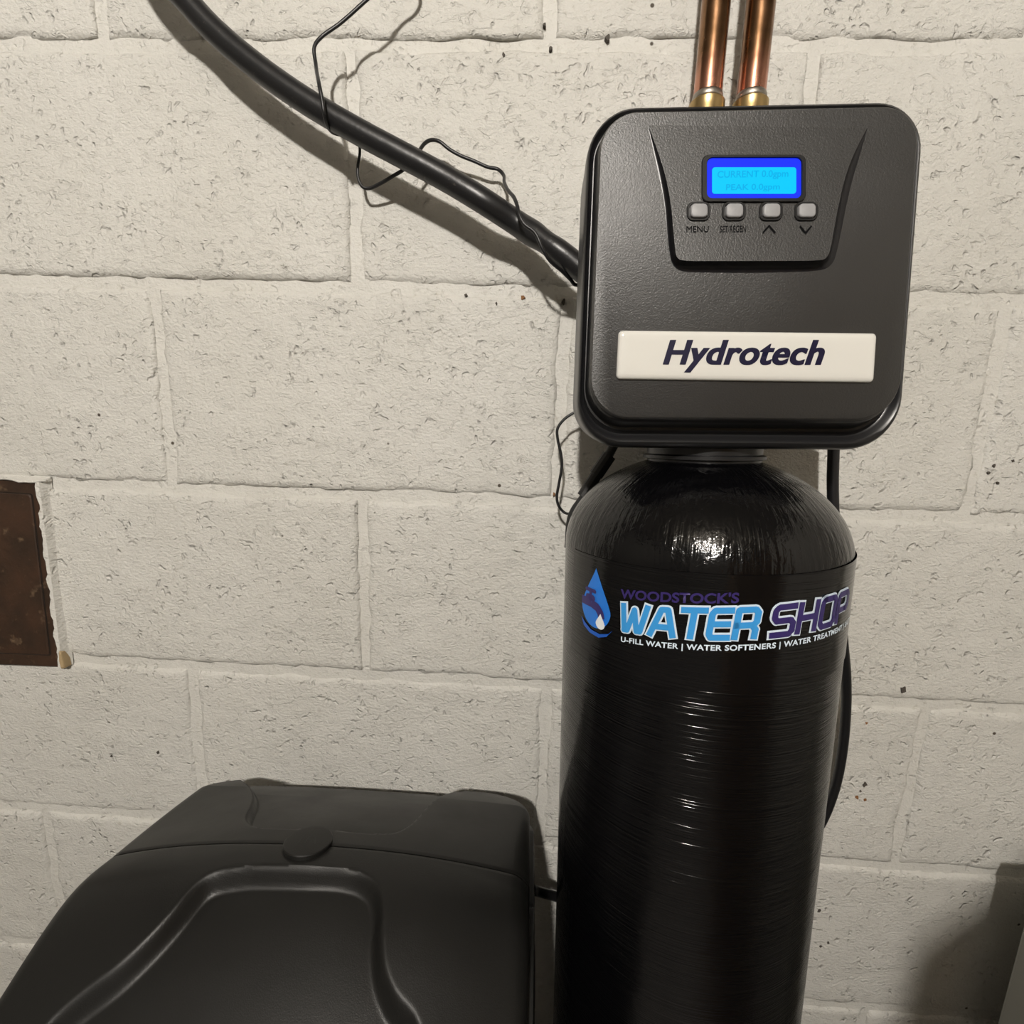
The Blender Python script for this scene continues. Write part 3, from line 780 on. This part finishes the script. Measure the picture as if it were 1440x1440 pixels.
# ------------------------------------------------------------------ brine tank
LC = np.array([.211, -.180]); HX, HY = .172, .165; ZL = .810
brine = tag(empty('brine_tank', (LC[0], LC[1], 0)), 'squat black plastic brine tank with a moulded lid, left of the softener', 'brine tank')
def dome_z(X, Y):                   # lid-local metres
    d = Y+.022; sl = np.where(d > 0, .30, .46)
    return ZL+.0034-sl*(np.sqrt(d*d+.02**2)-.02)-1.0*d*d-.031*(1-.85*np.clip(Y/.11, 0, 1)**1.3)*(np.abs(X)/HX)**2.2
def lid_hit(u, v, dz=0.0):
    c, d = ray(u, v); t = .15
    f = lambda t: (c+t*d)[2]-dome_z((c+t*d)[0]-LC[0], (c+t*d)[1]-LC[1])-dz
    lo, hi = .15, 1.2
    tl = np.linspace(.15, .8, 400); fl = np.array([f(tt) for tt in tl])
    if fl.min() >= 0:                # grazes past the crest: nearest point
        p = c+tl[fl.argmin()]*d; return p[0]-LC[0], p[1]-LC[1]
    hi = tl[np.argmax(fl < 0)]
    lo = hi-.004
    for _ in range(30):
        m_ = (lo+hi)/2
        if f(m_) < 0: hi = m_
        else: lo = m_
    p = c+hi*d; return p[0]-LC[0], p[1]-LC[1]
Q = lambda pts, dz=0.0: [lid_hit(x/1.8, 1060+y/1.8, dz) for x, y in pts]
frontq = Q([(120, 684), (200, 610), (300, 535), (380, 460), (440, 395), (490, 335), (520, 310), (550, 296), (590, 288), (640, 283), (780, 285), (870, 290), (920, 302), (950, 322), (965, 350), (970, 385), (967, 440), (968, 490), (975, 540), (1000, 600), (1060, 684)])
backq = Q([(598, 62), (622, 72), (640, 92), (645, 110), (640, 130), (630, 150), (628, 163), (640, 178), (665, 185), (720, 187), (800, 188), (900, 196), (960, 200), (1000, 197), (1030, 182), (1055, 160), (1080, 132), (1110, 108), (1150, 96)])
seamq = Q([(290, 255), (400, 238), (550, 230), (700, 227), (780, 228), (860, 232), (1000, 246), (1150, 268), (1300, 305)])
front_poly = [(frontq[0][0]-.012, -.118), *[p for p in frontq if p[1] > -.112], (frontq[-1][0]+.012, -.118)]
front_poly = [(front_poly[0][0], -.128)]+front_poly[1:-1]+[(front_poly[-1][0], -.128)]
back_poly = [(backq[0][0]-.01, HY+.05), (backq[0][0]-.006, HY-.02)]+backq+[(backq[-1][0]+.006, HY-.02), (backq[-1][0]+.01, HY+.05)]
front_poly = [tuple(p) for p in catmull(front_poly, 4, True)]; back_poly = [tuple(p) for p in catmull(back_poly, 4)]
def sdf(poly, X, Y):                # negative inside
    P = np.array(poly); d = np.full(X.shape, 9.0); ins = np.zeros(X.shape, bool)
    for a, b in zip(P, np.roll(P, -1, 0)):
        e = b-a; L2 = max(e@e, 1e-14); wx, wy = X-a[0], Y-a[1]
        t = np.clip((wx*e[0]+wy*e[1])/L2, 0, 1); d = np.minimum(d, np.hypot(wx-t*e[0], wy-t*e[1]))
        c1 = (a[1] <= Y) != (b[1] <= Y)
        with np.errstate(divide='ignore', invalid='ignore'):
            xi = a[0]+(Y-a[1])/(b[1]-a[1] if b[1] != a[1] else 1e-12)*e[0]
        ins ^= c1 & (X < xi)
    return np.where(ins, -d, d)
sm = lambda x: np.clip(x, 0, 1)**2*(3-2*np.clip(x, 0, 1))
CR = .055
def outline_x(Y):
    over = np.clip(np.abs(Y)-(HY-CR), 0, CR); return HX-CR+np.sqrt(np.maximum(CR*CR-over*over, 0))
sx, sy = [p[0] for p in seamq], [p[1] for p in seamq]
sfit = np.polyfit(sx, sy, 2)
def seam_y(X): return np.polyval(sfit, X)
def lid_half(y_far, rear):
    nu, nv = 230, 130
    U = np.linspace(-1, 1, nu); U = np.sign(U)*(1-(1-np.abs(U))**1.35)
    T = np.linspace(0, 1, nv)
    UU, TT = np.meshgrid(U, T, indexing='ij')
    ys0 = seam_y(UU*HX); edge = (HY-.0005)*(1 if rear else -1)
    gap = .0006*(1 if rear else -1)
    Y = ys0+gap+(edge-ys0-gap)*(1-(1-TT)**1.35)
    X = UU*outline_x(Y)
    Z = dome_z(X, Y)
    ox = outline_x(Y)
    # distance to the rounded-square outline
    qx, qy = np.abs(X)-(HX-CR), np.abs(Y)-(HY-CR)
    dist = CR-(np.hypot(np.maximum(qx, 0), np.maximum(qy, 0))+np.minimum(np.maximum(qx, qy), 0))
    r = .015; e = np.clip(1-dist/r, 0, 1); Z = Z-r*(1-np.sqrt(np.maximum(1-e*e, 0)))
    if rear:
        s = sdf(back_poly, X, Y); Z = Z-.0090*sm((.0015-s)/.0040)
    else:
        s = sdf(front_poly, X, Y); ramp = np.clip((-s-.0)/.012, 0, 1)
        Z = Z-.0130*sm((.001-s)/.0085)
    # arris at the hinge seam
    ds = np.abs(Y-ys0); Z = Z-.0012*np.clip(1-ds/.0022, 0, 1)**2
    V = np.stack([X, Y, Z], -1).reshape(-1, 3); F = []
    for i in range(nu-1):
        for j in range(nv-1):
            a = i*nv+j; F.append((a, a+nv, a+nv+1, a+1))
    # skirt
    n0 = len(V); ring = [0*nv+j for j in range(nv)]+[i*nv+nv-1 for i in range(1, nu)]+[(nu-1)*nv+j for j in range(nv-2, -1, -1)]
    rv = V[ring]
    low = rv.copy(); low[:, 2] -= .012
    low2 = rv.copy(); low2[:, 2] = low2[:, 2]-.013; low2[:, 0] *= 1.022; low2[:, 1] *= 1.003
    low3 = low2.copy(); low3[:, 2] -= .016; low3[:, 0] *= 1.01
    V = np.vstack([V, low, low2, low3]); m = len(ring)
    prev = ring
    for q in range(3):
        cur = [n0+q*m+k for k in range(m)]
        for k in range(m-1): F.append((prev[k], prev[k+1], cur[k+1], cur[k]))
        prev = cur
    # the two tongues at the seam: close downwards
    seamr = [i*nv for i in range(nu)]; b0 = len(V); dn = V[seamr].copy(); dn[:, 2] -= .006; V = np.vstack([V, dn])
    for k in range(nu-1): F.append((seamr[k], seamr[k+1], b0+k+1, b0+k))
    return sharp(fixn(mesh(V, F)), 42)
link('lid_rear', lid_half(HY, True), M_LID, brine); link('lid_front', lid_half(-HY, False), M_LID, brine)
# round boss in the middle of the seam
ctr = lid_hit(433.5, 1187); zc = float(dome_z(*[np.array(c) for c in ctr]))
boss = link('emblem_disc', lathe_me([(.0178, -.004), (.0178, .0012), (.0172, .0019), (.0150, .0022), (.0005, .0022)], 48), M_LID, brine, False); sharp(boss.data, 40)
boss.location = (ctr[0], ctr[1], zc+.0012); boss.rotation_euler = (-.2, 0, 0)
me = strokes_me([[(-.006, .004), (-.006, -.004)], [(-.001, .004), (-.001, -.004)], [(.004, .004), (.007, -.004)]], .0009)
o = link('faint_mark', me, M_BODY, boss); o.location.z = .0023
# body: rounded square shell under the lid
def rsq(s, z, cr=CR):
    return [(p[0], p[1], z) for p in round_poly([(-HX*s, -HY*s), (HX*s, -HY*s), (HX*s, HY*s), (-HX*s, HY*s)], cr*s, 12)]
me = loft_me([rsq(.86, .0), rsq(.875, .006), rsq(.935, .60), rsq(.94, .66), rsq(1.02, .664), rsq(1.03, .668), rsq(1.03, .68), rsq(.93, .684), rsq(.93, .695)]); sharp(me, 40)
link('body', me, M_BODY, brine)

# ------------------------------------------------------------------ pale cabinet at the lower right
CX, CY, CT = .8902, -.0571, .7085
cab = tag(empty('cabinet', (CX+.22, CY-.2, 0)), 'pale grey cabinet standing at the right edge, near the wall', 'cabinet')
M_CAB = simple('pale_grey_enamel', (.36, .36, .33), .5)
lx0, lx1, ly0, ly1 = -.22, .22, -.25, .2
link('carcass', box_me(lx0, lx1, ly0, ly1, .03, CT-.012, .003), M_CAB, cab)
link('top', box_me(lx0, lx1+.004, ly0-.006, ly1, CT-.012, CT, .003), M_CAB, cab)
link('plinth', box_me(lx0+.02, lx1-.02, ly0+.02, ly1-.02, 0, .03), M_BODY, cab)
dr = link('door', box_me(lx0+.006, lx1-.006, ly0-.018, ly0-.001, .05, CT-.03, .004), M_CAB, cab)
link('handle', box_me(lx1-.05, lx1-.035, ly0-.042, ly0-.018, .42, .56, .004), M_SATIN, dr)

# tall carton added out of view to cast the soft lower-right wall shadow

bx = tag(empty('shadow_caster', (.685, -.80, 0)), 'added unseen brown cardboard carton with one raised flap, standing right of the photographer', 'shadow_caster')
M_CARD = simple('brown_cardboard', (.36, .24, .13), .85)
link('body', box_me(-.113, .33, -.17, .10, 0, 1.124, .002), M_CARD, bx)
fl = [(-.113, 1.124), (.33, 1.124), (.33, 1.574), (.259, 1.574)]  # slanted flap edge shaped to give the added shadow its diagonal border
link('flap', loft_me([[(x, .096, z) for x, z in fl], [(x, .101, z) for x, z in fl]]), M_CARD, bx)
link('tape', box_me(.07, .13, .1002, .1008, .0, 1.11), simple('clear_brown_tape', (.30, .20, .10), .25), bx)
